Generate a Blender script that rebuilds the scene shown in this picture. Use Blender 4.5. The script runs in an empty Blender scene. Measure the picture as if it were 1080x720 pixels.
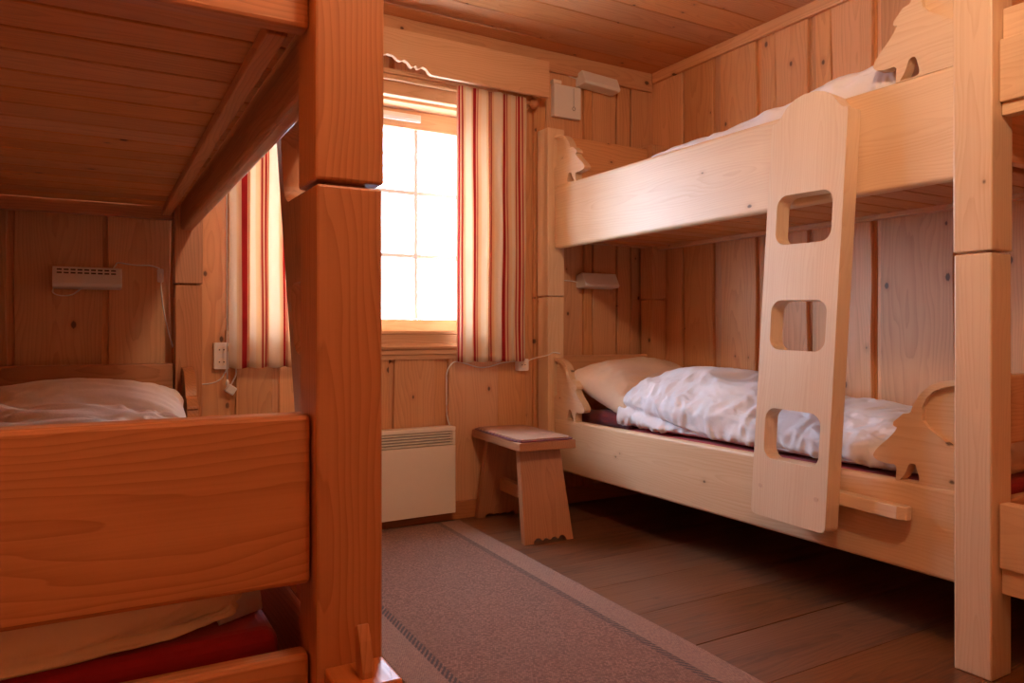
import bpy, bmesh, math, random
from mathutils import Vector, Matrix, noise
from mathutils.geometry import tessellate_polygon

SC = bpy.context.scene
COL = SC.collection
PI = math.pi
R = random.Random(7)

# ------------------------------------------------------------------ materials
def lin(r, g, b):
    f = lambda c: c / 12.92 if c <= .04045 else ((c + .055) / 1.055) ** 2.4
    return (f(r / 255), f(g / 255), f(b / 255), 1)

class NT:
    def __init__(s, name):
        s.m = bpy.data.materials.new(name); s.m.use_nodes = True
        s.t = s.m.node_tree; s.t.nodes.clear()
        s.out = s.n('ShaderNodeOutputMaterial')
    def n(s, typ, **kw):
        nd = s.t.nodes.new(typ)
        for k, v in kw.items(): setattr(nd, k, v)
        return nd
    def l(s, a, b): s.t.links.new(a, b)
    def inp(s, sock, v):
        if isinstance(v, bpy.types.NodeSocket): s.l(v, sock)
        else: sock.default_value = v
    def math(s, op, a, b=None, c=None, clamp=False):
        nd = s.n('ShaderNodeMath', operation=op); nd.use_clamp = clamp
        s.inp(nd.inputs[0], a)
        if b is not None: s.inp(nd.inputs[1], b)
        if c is not None: s.inp(nd.inputs[2], c)
        return nd.outputs[0]
    def vmul(s, v, k):
        nd = s.n('ShaderNodeVectorMath', operation='MULTIPLY'); s.l(v, nd.inputs[0]); nd.inputs[1].default_value = k
        return nd.outputs[0]
    def noise(s, v, scale=1, detail=2, rough=.5, dist=0):
        nd = s.n('ShaderNodeTexNoise'); s.l(v, nd.inputs['Vector'])
        nd.inputs['Scale'].default_value = scale; nd.inputs['Detail'].default_value = detail
        nd.inputs['Roughness'].default_value = rough; nd.inputs['Distortion'].default_value = dist
        return nd.outputs['Fac']
    def ss(s, x, a, b):
        nd = s.n('ShaderNodeMapRange', interpolation_type='SMOOTHSTEP')
        s.inp(nd.inputs[0], x); nd.inputs[1].default_value = a; nd.inputs[2].default_value = b
        return nd.outputs[0]
    def mix(s, fac, a, b, mode='MIX'):
        nd = s.n('ShaderNodeMix', data_type='RGBA', blend_type=mode)
        s.inp(nd.inputs[0], fac); s.inp(nd.inputs[6], a); s.inp(nd.inputs[7], b)
        return nd.outputs[2]
    def attr(s, name):
        return s.n('ShaderNodeAttribute', attribute_name=name)
    def bsdf(s, col, rough, normal=None, **kw):
        b = s.n('ShaderNodeBsdfPrincipled')
        s.inp(b.inputs['Base Color'], col); s.inp(b.inputs['Roughness'], rough)
        if normal is not None: s.l(normal, b.inputs['Normal'])
        for k, v in kw.items(): s.inp(b.inputs[k], v)
        s.l(b.outputs[0], s.out.inputs[0])
        return b
    def bump(s, h, strength=.3, dist=.002):
        nd = s.n('ShaderNodeBump'); s.l(h, nd.inputs['Height'])
        nd.inputs['Strength'].default_value = strength; nd.inputs['Distance'].default_value = dist
        return nd.outputs[0]

def wood(name, light, dark, knot=(.06, .022, .010, 1), ring=.010, contrast=.55, knots=.5, vary=.25, rough=.5, stain=0.0, coat=0.0):
    """solid pine: growth rings round a per-board centre, fine fibre streaks, knots"""
    t = NT(name)
    p = t.attr('wuv').outputs['Vector']
    rnd = t.attr('rnd').outputs['Fac']
    sep = t.n('ShaderNodeSeparateXYZ'); t.l(p, sep.inputs[0])
    w1 = t.noise(t.vmul(p, (1.3, 5, 5)), 1, 2)
    w2 = t.noise(t.vmul(p, (3.0, 22, 22)), 1, 2)
    warp = t.math('ADD', t.math('MULTIPLY', t.math('SUBTRACT', w1, .5), .12), t.math('MULTIPLY', t.math('SUBTRACT', w2, .5), .022))
    y = sep.outputs[1]; z = sep.outputs[2]
    rr = t.math('ADD', t.math('SQRT', t.math('ADD', t.math('MULTIPLY', y, y), t.math('MULTIPLY', z, z))), warp)
    ph = t.math('FRACT', t.math('DIVIDE', rr, ring))
    # early wood fades slowly into a dark late-wood line
    band = t.math('POWER', ph, 2.2)
    edge = t.math('SUBTRACT', 1.0, t.ss(ph, .93, 1.0))
    band = t.math('MULTIPLY', band, edge)
    fib = t.noise(t.vmul(p, (2.5, 170, 170)), 1, 3, .6)
    broad = t.noise(t.vmul(p, (.8, 9, 9)), 1, 3)
    fac = t.math('MULTIPLY', band, contrast)
    fac = t.math('ADD', fac, t.math('MULTIPLY', t.math('SUBTRACT', fib, .5), .55))
    fac = t.math('ADD', fac, t.math('MULTIPLY', t.math('SUBTRACT', broad, .45), .7), clamp=True)
    col = t.mix(fac, light, dark)
    hs = t.n('ShaderNodeHueSaturation')
    t.l(col, hs.inputs['Color'])
    t.l(t.math('ADD', 1 - vary / 2, t.math('MULTIPLY', rnd, vary)), hs.inputs['Value'])
    t.l(t.math('ADD', .94, t.math('MULTIPLY', t.math('FRACT', t.math('MULTIPLY', rnd, 7.3)), .14)), hs.inputs['Saturation'])
    col = hs.outputs[0]
    # knots
    cv = t.n('ShaderNodeCombineXYZ')
    t.l(t.math('ADD', t.math('MULTIPLY', sep.outputs[0], 3.6), t.math('MULTIPLY', rnd, 40)), cv.inputs[0]); t.l(t.math('MULTIPLY', y, 5.5), cv.inputs[1])
    vo = t.n('ShaderNodeTexVoronoi', voronoi_dimensions='2D'); t.l(cv.outputs[0], vo.inputs['Vector']); vo.inputs['Scale'].default_value = 1
    vs = t.n('ShaderNodeSeparateColor'); t.l(vo.outputs['Color'], vs.inputs[0])
    kr = t.math('MULTIPLY', t.math('SUBTRACT', vs.outputs[0], 1 - knots), .085)       # radius in cell units, <0 = none
    kd = t.math('SUBTRACT', t.math('ADD', vo.outputs['Distance'], t.math('MULTIPLY', t.math('SUBTRACT', fib, .5), .05)), kr)
    kmask = t.math('SUBTRACT', 1.0, t.ss(kd, -.012, .016))
    halo = t.math('SUBTRACT', 1.0, t.ss(kd, 0, .10))
    on = t.math('GREATER_THAN', kr, 0.008)
    col = t.mix(t.math('MULTIPLY', t.math('MULTIPLY', halo, on), .35), col, dark)
    col = t.mix(t.math('MULTIPLY', t.math('MULTIPLY', kmask, on), .85), col, knot)
    if stain:
        sn = t.noise(t.vmul(p, (1.5, 14, 14)), 1, 5, .7)
        col = t.mix(t.math('MULTIPLY', t.ss(sn, .48, .72), stain), col, (.035, .018, .012, 1))
    nm = t.bump(t.math('ADD', t.math('MULTIPLY', band, -.6), fib), .16, .0015)
    t.bsdf(col, t.math('ADD', rough, t.math('MULTIPLY', t.math('SUBTRACT', fib, .5), .2)), nm, **({'Coat Weight': coat, 'Coat Roughness': .35} if coat else {}))
    return t.m

def cloth(name, col, col2=None, scale=900, rough=.9, wr=.25, sheen=.2):
    t = NT(name)
    tc = t.n('ShaderNodeTexCoord').outputs['Object']
    n1 = t.noise(tc, 6, 4, .6)
    c = t.mix(t.ss(n1, .35, .7), col, col2 or col)
    wv = t.noise(t.vmul(tc, (1, 1, 1)), scale, 2)
    n2 = t.noise(tc, 45, 4, .6, .6)
    h = t.math('ADD', t.math('MULTIPLY', wv, .25), n2)
    t.bsdf(c, rough, t.bump(h, wr, .004), **{'Sheen Weight': sheen})
    return t.m

def plain(name, col, rough=.45, metallic=0.0, bump=0.0):
    t = NT(name)
    tc = t.n('ShaderNodeTexCoord').outputs['Object']
    n1 = t.noise(tc, 30, 3)
    c = t.mix(t.math('MULTIPLY', n1, .12), col, tuple(x * .7 for x in col[:3]) + (1,))
    b = t.bsdf(c, rough, t.bump(n1, bump, .001) if bump else None, Metallic=metallic)
    return t.m

M = {}
M['wall'] = wood('pine_wall', (.72, .390, .190, 1), (.46, .190, .075, 1), contrast=.42, knots=.62, vary=.26, ring=.012)
M['ceil'] = wood('pine_ceiling', (.68, .330, .150, 1), (.46, .170, .060, 1), contrast=.5, knots=.45, vary=.24)
M['bed'] = wood('pine_bed_honey', (.55, .250, .112, 1), (.32, .115, .042, 1), contrast=.55, knots=.2, vary=.12, rough=.42)
M['pale'] = wood('pine_bed_pale', (.77, .565, .365, 1), (.58, .340, .175, 1), contrast=.34, knots=.40, vary=.08, rough=.42)
M['ladder'] = wood('pine_ladder', (.80, .625, .435, 1), (.62, .395, .215, 1), contrast=.32, knots=.06, vary=.05, rough=.4)
M['slat'] = wood('pine_slat', (.58, .255, .095, 1), (.36, .125, .038, 1), contrast=.45, knots=.4, vary=.18)
M['floor'] = wood('pine_floor', (.21, .088, .038, 1), (.085, .032, .015, 1), contrast=.45, knots=.4, vary=.22, rough=.40, stain=.75)
M['stool'] = wood('pine_stool', (.48, .200, .078, 1), (.29, .098, .034, 1), contrast=.45, knots=.15, vary=.1, rough=.5)
M['sash'] = wood('pine_sash', (.72, .430, .240, 1), (.52, .260, .115, 1), contrast=.4, knots=.1, vary=.1)
M['bloom_pale'] = plain('bloom_pale_bars', (.85, .83, .80, 1), .5)  # wooden bars coloured pale to stand in for the window's bloom
M['white'] = plain('white_plastic', (.84, .82, .78, 1), .4)
M['cream'] = plain('cream_enamel', (.90, .82, .70, 1), .4)
M['dark'] = plain('dark_slot', (.05, .035, .03, 1), .6)
M['metal'] = plain('grey_metal', (.35, .33, .31, 1), .35, 1.0)
M['iron'] = plain('dark_iron', (.05, .045, .045, 1), .5, .6)
M['duvet'] = cloth('white_cotton', (.80, .78, .80, 1), (.74, .71, .74, 1), wr=.35)
M['duvet_cream'] = cloth('cream_cotton', (.86, .74, .60, 1), (.82, .67, .52, 1), wr=.3)
M['pillow'] = cloth('beige_cotton', (.72, .53, .37, 1), (.66, .47, .32, 1), wr=.25)
M['pillow_pink'] = cloth('offwhite_cotton', (.88, .80, .74, 1), (.84, .74, .67, 1), wr=.25)
M['red'] = cloth('maroon_cotton', (.46, .020, .040, 1), (.38, .015, .032, 1), wr=.2)
M['redblanket'] = cloth('maroon_wool', (.16, .012, .020, 1), (.08, .010, .022, 1), wr=.5)

def rug_mat():
    t = NT('flatweave_wool')
    p = t.n('ShaderNodeTexCoord').outputs['Object']
    sep = t.n('ShaderNodeSeparateXYZ'); t.l(p, sep.inputs[0])
    x, y = sep.outputs[0], sep.outputs[1]
    row = t.math('FLOOR', t.math('MULTIPLY', y, 165))
    off = t.math('MULTIPLY', t.math('MODULO', row, 2), .5)
    cx = t.math('FRACT', t.math('ADD', t.math('MULTIPLY', x, 165), off))
    cy = t.math('FRACT', t.math('MULTIPLY', y, 165))
    bx = t.math('SUBTRACT', 1, t.math('MULTIPLY', 2, t.math('ABSOLUTE', t.math('SUBTRACT', cx, .5))))
    by = t.math('SUBTRACT', 1, t.math('MULTIPLY', 2, t.math('ABSOLUTE', t.math('SUBTRACT', cy, .5))))
    h = t.math('MULTIPLY', t.math('POWER', bx, .6), t.math('POWER', by, .6))
    wn = t.n('ShaderNodeTexWhiteNoise', noise_dimensions='2D'); cc = t.n('ShaderNodeCombineXYZ')
    t.l(t.math('FLOOR', t.math('ADD', t.math('MULTIPLY', x, 165), off)), cc.inputs[0]); t.l(row, cc.inputs[1]); t.l(cc.outputs[0], wn.inputs['Vector'])
    n1 = wn.outputs['Value']; n2 = t.noise(p, 5, 4, .6)
    c = t.mix(n1, (.47, .245, .165, 1), (.20, .088, .060, 1))
    c = t.mix(t.math('MULTIPLY', t.ss(n2, .4, .7), .5), c, (.31, .155, .105, 1))
    c = t.mix(t.math('MULTIPLY', t.math('SUBTRACT', 1, h), .55), c, (.12, .065, .048, 1))
    # darker stitched stripe near each long edge, paler border outside it
    ax = t.math('ABSOLUTE', x)
    border = t.ss(ax, .300, .306)
    c = t.mix(t.math('MULTIPLY', border, .40), c, (.46, .29, .215, 1))
    st = t.math('MULTIPLY', t.ss(ax, .276, .280), t.math('SUBTRACT', 1, t.ss(ax, .302, .306)))
    zig = t.math('GREATER_THAN', t.math('FRACT', t.math('ADD', t.math('MULTIPLY', y, 42), t.math('MULTIPLY', ax, 60))), .45)
    c = t.mix(t.math('MULTIPLY', t.math('MULTIPLY', st, zig), .85), c, (.06, .045, .045, 1))
    t.bsdf(c, .95, t.bump(h, .8, .003), **{'Sheen Weight': .1})
    return t.m
M['rug'] = rug_mat()

def curtain_mat():
    t = NT('striped_curtain')
    s = t.attr('cu').outputs['Fac']                     # metres of cloth across the width
    f = t.math('FRACT', t.math('DIVIDE', s, .186))
    cream = (.90, .70, .47, 1); pinkish = (.80, .50, .34, 1); red = (.50, .018, .035, 1); white = (.93, .82, .68, 1)
    c = cream
    def band(c, a, b, colr, k=1.0):
        m = t.math('MULTIPLY', t.ss(f, a - .004, a + .004), t.math('SUBTRACT', 1, t.ss(f, b - .004, b + .004)))
        return t.mix(t.math('MULTIPLY', m, k), c, colr)
    c = band(c, .06, .28, pinkish, .45)
    c = band(c, .08, .112, red, .95); c = band(c, .148, .196, red, 1); c = band(c, .232, .264, red, .95)
    c = band(c, .32, .52, white, .9)
    c = band(c, .55, .80, pinkish, .6)
    c = band(c, .60, .715, red, 1); c = band(c, .750, .775, red, .8)
    c = band(c, .86, .99, white, .8)
    n = t.noise(t.n('ShaderNodeTexCoord').outputs['Object'], 700, 2)
    c = t.mix(t.math('MULTIPLY', n, .15), c, (.5, .3, .2, 1))
    d = t.n('ShaderNodeBsdfDiffuse'); t.l(c, d.inputs[0])
    tr = t.n('ShaderNodeBsdfTranslucent'); t.l(c, tr.inputs[0])
    mx = t.n('ShaderNodeMixShader'); mx.inputs[0].default_value = .34
    t.l(d.outputs[0], mx.inputs[1]); t.l(tr.outputs[0], mx.inputs[2]); t.l(mx.outputs[0], t.out.inputs[0])
    return t.m
M['curtain'] = curtain_mat()

def glass_mat():
    t = NT('window_glass')
    a = t.n('ShaderNodeBsdfTransparent'); g = t.n('ShaderNodeBsdfGlossy'); g.inputs['Roughness'].default_value = .02
    mx = t.n('ShaderNodeMixShader'); mx.inputs[0].default_value = .05
    t.l(a.outputs[0], mx.inputs[1]); t.l(g.outputs[0], mx.inputs[2]); t.l(mx.outputs[0], t.out.inputs[0])
    return t.m
M['glass'] = glass_mat()

# ------------------------------------------------------------------ mesh building
class MB:
    """collects pieces; every piece keeps a solid-wood coordinate (grain along its own long axis)"""
    def __init__(s): s.v = []; s.f = []; s.w = []; s.r = []
    def piece(s, verts, faces, axis=2, rnd=None, flat=None):
        """axis = grain axis index; flat = the axis the broad face looks along"""
        b = len(s.v)
        rnd = R.random() if rnd is None else rnd
        o1 = R.uniform(0, 40); oy = R.uniform(-.05, .05); oz = R.uniform(.02, .10)
        others = [i for i in range(3) if i != axis]
        if flat is not None and others[0] == flat: others.reverse()
        n = len(verts)
        mean = [sum(q[i] for q in verts) / n for i in range(3)]
        for q in verts:
            s.v.append(tuple(q))
            s.w.append((q[axis] + o1, q[others[0]] - mean[others[0]] + oy, q[others[1]] - mean[others[1]] + oz))
            s.r.append(rnd)
        for f in faces: s.f.append([i + b for i in f])
        return s
    def box(s, lo, hi, axis=None, rnd=None):
        d = [abs(hi[i] - lo[i]) for i in range(3)]
        if axis is None: axis = d.index(max(d))
        flat = d.index(min(d))
        if flat == axis: flat = None
        x0, y0, z0 = (min(lo[i], hi[i]) for i in range(3)); x1, y1, z1 = (max(lo[i], hi[i]) for i in range(3))
        v = [(x0, y0, z0), (x1, y0, z0), (x1, y1, z0), (x0, y1, z0), (x0, y0, z1), (x1, y0, z1), (x1, y1, z1), (x0, y1, z1)]
        f = [(0, 3, 2, 1), (4, 5, 6, 7), (0, 1, 5, 4), (1, 2, 6, 5), (2, 3, 7, 6), (3, 0, 4, 7)]
        return s.piece(v, f, axis, rnd, flat)
    def prism(s, loops, plane, a, b, axis=2, rnd=None):
        """polygon (first loop) with holes, in plane 'x','y' or 'z' (its normal), from a to b along the normal"""
        k = 'xyz'.index(plane)
        def p3(q, h):
            if k == 0: return (h, q[0], q[1])
            if k == 1: return (q[0], h, q[1])
            return (q[0], q[1], h)
        def area(l): return sum(l[i - 1][0] * l[i][1] - l[i][0] * l[i - 1][1] for i in range(len(l)))
        loops = [list(l) for l in loops]
        for i, l in enumerate(loops):
            if (area(l) > 0) != (i == 0): l.reverse()
        flat2 = [q for l in loops for q in l]
        tris = tessellate_polygon([[Vector((q[0], q[1], 0)) for q in l] for l in loops])
        n = len(flat2)
        v = [p3(q, a) for q in flat2] + [p3(q, b) for q in flat2]
        f = []
        for tr in tris:
            q = [flat2[i] for i in tr]
            ar = (q[1][0] - q[0][0]) * (q[2][1] - q[0][1]) - (q[2][0] - q[0][0]) * (q[1][1] - q[0][1])
            tr = tuple(tr) if ar > 0 else tuple(reversed(tr))
            f.append(tuple(i + n for i in tr)); f.append(tuple(reversed(tr)))
        st = 0
        for l in loops:
            m = len(l)
            for i in range(m):
                p, q = st + i, st + (i + 1) % m
                f.append((p, q, q + n, p + n))
            st += m
        return s.piece(v, f, axis, rnd, k)
    def tube(s, pts, r, n=8, closed=False):
        pts = [Vector(p) for p in pts]; v = []; f = []
        for i, p in enumerate(pts):
            t = (pts[min(i + 1, len(pts) - 1)] - pts[max(i - 1, 0)]).normalized()
            u = t.cross(Vector((0, 0, 1)))
            if u.length < .05: u = t.cross(Vector((1, 0, 0)))
            u.normalize(); w = u.cross(t)
            for k in range(n):
                a = 2 * PI * k / n
                v.append(p + (u * math.cos(a) + w * math.sin(a)) * r)
        for i in range(len(pts) - 1):
            for k in range(n):
                f.append((i * n + k, i * n + (k + 1) % n, (i + 1) * n + (k + 1) % n, (i + 1) * n + k))
        f.append(tuple(range(n))[::-1]); f.append(tuple(range((len(pts) - 1) * n, len(pts) * n)))
        return s.piece(v, f, 0)
    def lathe(s, c, prof, axis=2, n=20):
        """prof: (radius, height) pairs round a line through c along axis"""
        v = []; f = []
        for r, h in prof:
            for k in range(n):
                a = 2 * PI * k / n
                q = [r * math.cos(a), r * math.sin(a), h]
                if axis == 0: q = [h, q[0], q[1]]
                if axis == 1: q = [q[1], h, q[0]]
                v.append([q[i] + c[i] for i in range(3)])
        m = len(prof)
        for i in range(m - 1):
            for k in range(n): f.append((i * n + k, i * n + (k + 1) % n, (i + 1) * n + (k + 1) % n, (i + 1) * n + k))
        f.append(tuple(range(n))[::-1]); f.append(tuple(range((m - 1) * n, m * n)))
        return s.piece(v, f, axis)
    def build(s, name, mat, parent=None, bevel=0.0, seg=2, smooth=False, tf=None):
        me = bpy.data.meshes.new(name)
        v = s.v if tf is None else [tuple(tf @ Vector(q)) for q in s.v]
        me.from_pydata(v, [], s.f)
        a = me.attributes.new('wuv', 'FLOAT_VECTOR', 'POINT')
        a.data.foreach_set('vector', [c for w in s.w for c in w])
        a = me.attributes.new('rnd', 'FLOAT', 'POINT'); a.data.foreach_set('value', s.r)
        bm = bmesh.new(); bm.from_mesh(me); bmesh.ops.recalc_face_normals(bm, faces=bm.faces); bm.to_mesh(me); bm.free()
        me.materials.append(M[mat] if isinstance(mat, str) else mat)
        o = bpy.data.objects.new(name, me); COL.objects.link(o)
        if parent is not None: o.parent = parent
        if smooth:
            for p in me.polygons: p.use_smooth = True
        if bevel:
            md = o.modifiers.new('edge', 'BEVEL'); md.width = bevel; md.segments = seg; md.limit_method = 'ANGLE'; md.angle_limit = math.radians(40)
            md.harden_normals = False
        return o

def tag(o, label, cat, group=None):
    o['label'] = label; o['category'] = cat
    if group: o['group'] = group
    return o
def struct(o, label=None):
    o['kind'] = 'structure'
    if label: o['label'] = label
    return o
def empty(name, loc=(0, 0, 0), rz=0):
    o = bpy.data.objects.new(name, None); COL.objects.link(o); o.location = loc; o.rotation_euler = (0, 0, rz); o.empty_display_size = .1
    return o
def arc(cx, cy, r, a0, a1, n=6):
    return [(cx + r * math.cos(math.radians(a0 + (a1 - a0) * i / n)), cy + r * math.sin(math.radians(a0 + (a1 - a0) * i / n))) for i in range(n + 1)]
def rrect(x0, y0, x1, y1, r, n=6):
    return arc(x1 - r, y0 + r, r, -90, 0, n) + arc(x1 - r, y1 - r, r, 0, 90, n) + arc(x0 + r, y1 - r, r, 90, 180, n) + arc(x0 + r, y0 + r, r, 180, 270, n)
def spline(pts, sub=6):
    """Catmull-Rom through points"""
    out = []
    P = [Vector(p) for p in pts]
    for i in range(len(P) - 1):
        a, b, c, d = P[max(i - 1, 0)], P[i], P[i + 1], P[min(i + 2, len(P) - 1)]
        for k in range(sub):
            t = k / sub
            out.append(.5 * ((2 * b) + (c - a) * t + (2 * a - 5 * b + 4 * c - d) * t * t + (3 * b - a - 3 * c + d) * t ** 3))
    out.append(P[-1]); return [tuple(q) for q in out]

# ------------------------------------------------------------------ the room
WX0, WX1 = -.46, 2.815       # left / right plank faces
WY0, WY1 = -1.35, 3.26       # rear / window wall plank faces
H = 2.35
OX0, OX1, OZ0, OZ1 = .63, 1.70, .90, 1.99   # window opening

fl = MB()
y = WY0 - .05
k = 0
seams = [WY0 - .05, -1.1, -.83, -.55, -.29, -.02, .25, .52, .78, 1.06, 1.33, 1.595, 1.86, 2.125, 2.40, 2.66, 2.93, 3.20, WY1 + .05]
for a, b in zip(seams, seams[1:]):
    ga, gb = (.0022 if abs(q - 1.595) < .01 else .0007 for q in (a, b)); fl.box((WX0 - .05, a + ga, -.04), (WX1 + .05, b - gb, 0), axis=0)
fl.box((WX0 - .05, WY0 - .05, -.09), (WX1 + .05, WY1 + .05, -.0402), axis=0)
struct(fl.build('floor', 'floor', bevel=.0008, seg=1))

ce = MB()
y = WY1 + .05
while y > WY0 - .1:
    ce.box((WX0 - .05, y - .175 + .002, H), (WX1 + .05, y - .002, H + .03), axis=0)
    y -= .175
ce.box((WX0 - .05, WY0 - .1, H + .008), (WX1 + .05, WY1 + .1, H + .05), axis=0)
struct(ce.build('ceiling', 'ceil', bevel=.003, seg=1))

def board(mb, plane, u0, u1, z0, z1, a, b, wob=.006):
    """vertical plank with gently waving natural edges"""
    n = max(3, int((z1 - z0) / .07)); sd = R.uniform(0, 99)
    L = [(u0 + wob * 1.6 * (noise.noise((sd, (z0 + (z1 - z0) * i / n) * 2.3, 0))), z0 + (z1 - z0) * i / n) for i in range(n + 1)]
    Rr = [(u1 + wob * 1.6 * (noise.noise((sd + 50, (z0 + (z1 - z0) * i / n) * 2.3, 0))), z0 + (z1 - z0) * i / n) for i in range(n + 1)]
    mb.prism([L + Rr[::-1]], plane, a, b, axis=2)

# window wall: recessed boards behind, raised boards in front, round the window opening
wb = MB()
def back_under(x0, x1, z0, z1):
    n = max(1, round((x1 - x0) / .16))
    for i in range(n):
        wb.box((x0 + (x1 - x0) * i / n, WY1 + .018, z0), (x0 + (x1 - x0) * (i + 1) / n - .001, WY1 + .155, z1), axis=2)
back_under(WX0 - .05, OX0, 0, H); back_under(OX1, WX1 + .05, 0, H)
back_under(OX0, OX1, 0, OZ0 - .021); back_under(OX0, OX1, OZ1 + .001, H)
for x0, x1 in [(-.47, -.215), (-.195, .085), (.105, .325), (.345, .552), (.572, .722), (.748, .905), (.93, 1.02), (1.045, 1.245), (1.268, 1.474), (1.545, 1.815),
               (1.817, 1.985), (2.03, 2.098), (2.105, 2.315), (2.345, 2.395), (2.402, 2.558), (2.566, 2.655), (2.66, 2.815)]:
    th = R.uniform(-.003, .002)
    segs = [(0, H)] if x1 <= OX0 - .03 or x0 >= OX1 - .02 else [(0, .79), (2.09, H)]
    for z0, z1 in segs: board(wb, 'y', x0, x1, z0, z1, WY1 + th, WY1 + .02)
struct(wb.build('wall_back', 'wall', bevel=.003, seg=1))

wr = MB()
n = 30
for i in range(n):
    a = WY0 - .05 + (WY1 - WY0 + .1) * i / n
    wr.box((WX1 + .018, a, 0), (WX1 + .10, a + (WY1 - WY0 + .1) / n - .001, H), axis=2)
for y0, y1 in [(3.02, 3.262), (2.79, 3.005), (2.515, 2.74), (2.405, 2.478), (2.22, 2.40), (2.10, 2.18), (1.91, 2.095), (1.575, 1.868), (1.30, 1.54), (1.225, 1.295),
               (.98, 1.19), (.70, .95), (.44, .67), (.18, .41), (-.1, .15), (-.36, -.13), (-.64, -.4), (-.9, -.67), (-1.2, -.93), (-1.36, -1.22)]:
    board(wr, 'x', y0, y1, 0, H, WX1 + R.uniform(-.003, .002), WX1 + .02, .008)
struct(wr.build('wall_right', 'wall', bevel=.003, seg=1))

wl = MB()
y = WY0 - .05
while y < WY1:
    w = R.uniform(.2, .28)
    wl.box((WX0 - .08, y, 0), (WX0 - .018, y + w + .05, H), axis=2)
    board(wl, 'x', y, min(y + w, WY1 + .02), 0, H, WX0, WX0 - .02)
    y += w + .03
struct(wl.build('wall_left', 'wall', bevel=.003, seg=1))
wq = MB()
x = WX0
while x < WX1:
    w = R.uniform(.2, .28)
    wq.box((x, WY0 - .08, 0), (min(x + w + .05, WX1 + .03), WY0 - .018, H), axis=2)
    board(wq, 'y', x, min(x + w, WX1), 0, H, WY0, WY0 - .02)
    x += w + .03
struct(wq.build('wall_rear', 'wall', bevel=.003, seg=1))

# ceiling-level cornice boards and skirting
t = MB(); t.box((WX0, WY1 - .022, 2.245), (WX1 - .02, WY1 - .001, H - .001)); struct(t.build('trim_1', 'wall', bevel=.004))
t = MB(); t.box((WX1 - .024, WY0 + .01, 2.292), (WX1 - .001, WY1 - .024, H - .001)); struct(t.build('trim_2', 'wall', bevel=.004))
t = MB(); t.box((WX0 + .002, WY1 - .020, .001), (WX1 - .02, WY1 - .001, .085)); struct(t.build('baseboard_back', 'stool', bevel=.004))
t = MB(); t.box((WX1 - .022, WY0 + .01, .001), (WX1 - .001, WY1 - .024, .085)); struct(t.build('baseboard_right', 'stool', bevel=.004))

# window: casing, deep reveal, vent, sash with glazing bars, panes
win = empty('window_1', (1.165, WY1, .9)); win['kind'] = 'structure'; win['label'] = 'bright pine casement window with small panes between red striped curtains'
TW = Matrix.Translation((-1.165, -WY1, -.9))
c = MB()
c.box((OX0 - .09, WY1 - .025, OZ1 - .005), (OX1 + .09, WY1 + .017, OZ1 + .09)); c.box((OX0 - .09, WY1 - .025, OZ0 - .0), (OX0 - .002, WY1 + .017, OZ1 - .006)); c.box((OX1 + .002, WY1 - .025, OZ0), (OX1 + .09, WY1 + .017, OZ1 - .006))
c.box((OX0 - .10, WY1 - .034, OZ1 + .091), (OX1 + .10, WY1 + .017, OZ1 + .112))
c.build('casing', 'sash', win, .005, tf=TW)
c = MB()
prof = [(0.017, .772), (-.012, .772), (-.014, .790), (-.024, .797), (-.024, .815), (-.040, .822), (-.046, .832), (-.040, .842), (-.030, .846), (-.030, .888), (-.036, .892), (-.034, .904), (.155, .8975), (.155, .880), (.017, .880)]
c.prism([[(WY1 + a, b) for a, b in prof]], 'x', OX0 - .10, OX1 + .10, axis=0)
c.build('sill', 'sash', win, 0, tf=TW)
c = MB()
c.box((OX0 + .001, WY1 + .018, OZ1 - .018), (OX1 - .001, WY1 + .15, OZ1 - .001)); c.box((OX0 + .001, WY1 + .018, OZ0 - .004), (OX0 + .018, WY1 + .15, OZ1 - .019)); c.box((OX1 - .018, WY1 + .018, OZ0 - .004), (OX1 - .001, WY1 + .15, OZ1 - .019))
c.build('reveal_lining', 'sash', win, .002, tf=TW)
SX0, SX1, SZ0, SZ1 = OX0 + .019, OX1 - .019, OZ0 - .001, OZ1 - .02
GY0, GY1 = WY1 + .112, WY1 + .150
GZ0, GZ1 = .962, 1.880
MX = 1.165                                  # mullion between the two casements
c = MB(); c.box((MX - .018, GY0 - .012, SZ0), (MX + .018, GY1, SZ1)); c.build('mullion', 'sash', win, .004, tf=TW)
for sx0, sx1 in ((SX0, MX - .019), (MX + .019, SX1)):
    gx0, gx1 = (.678, 1.124) if sx0 < 1 else (1.206, 1.652)
    c = MB()
    c.box((sx0, GY0, GZ1), (sx1, GY1, SZ1)); c.box((sx0, GY0, SZ0), (sx1, GY1, GZ0)); c.box((sx0, GY0, GZ0 + .0005), (gx0, GY1, GZ1 - .0005)); c.box((gx1, GY0, GZ0 + .0005), (sx1, GY1, GZ1 - .0005))
    sash = c.build('casement', 'sash', win, .004, tf=TW)
    pw = (gx1 - gx0) / 2; ph = (GZ1 - GZ0) / 3
    c = MB(); mx = gx0 + pw
    c.box((mx - .010, GY0 + .010, GZ0 + .001), (mx + .010, GY1 - .004, GZ1 - .001))
    for i in (1, 2): c.box((gx0 + .001, GY0 + .011, GZ0 + ph * i - .010), (gx1 - .001, GY1 - .005, GZ0 + ph * i + .010))
    c.build('glazing_bars', 'bloom_pale', sash, .002, tf=TW)
    for i in range(2):
        for j in range(3):
            c = MB(); c.box((gx0 + pw * i + .004, GY0 + .020, GZ0 + ph * j + .004), (gx0 + pw * (i + 1) - .004, GY0 + .0235, GZ0 + ph * (j + 1) - .004))
            c.build('pane', 'glass', sash, tf=TW)
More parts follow.
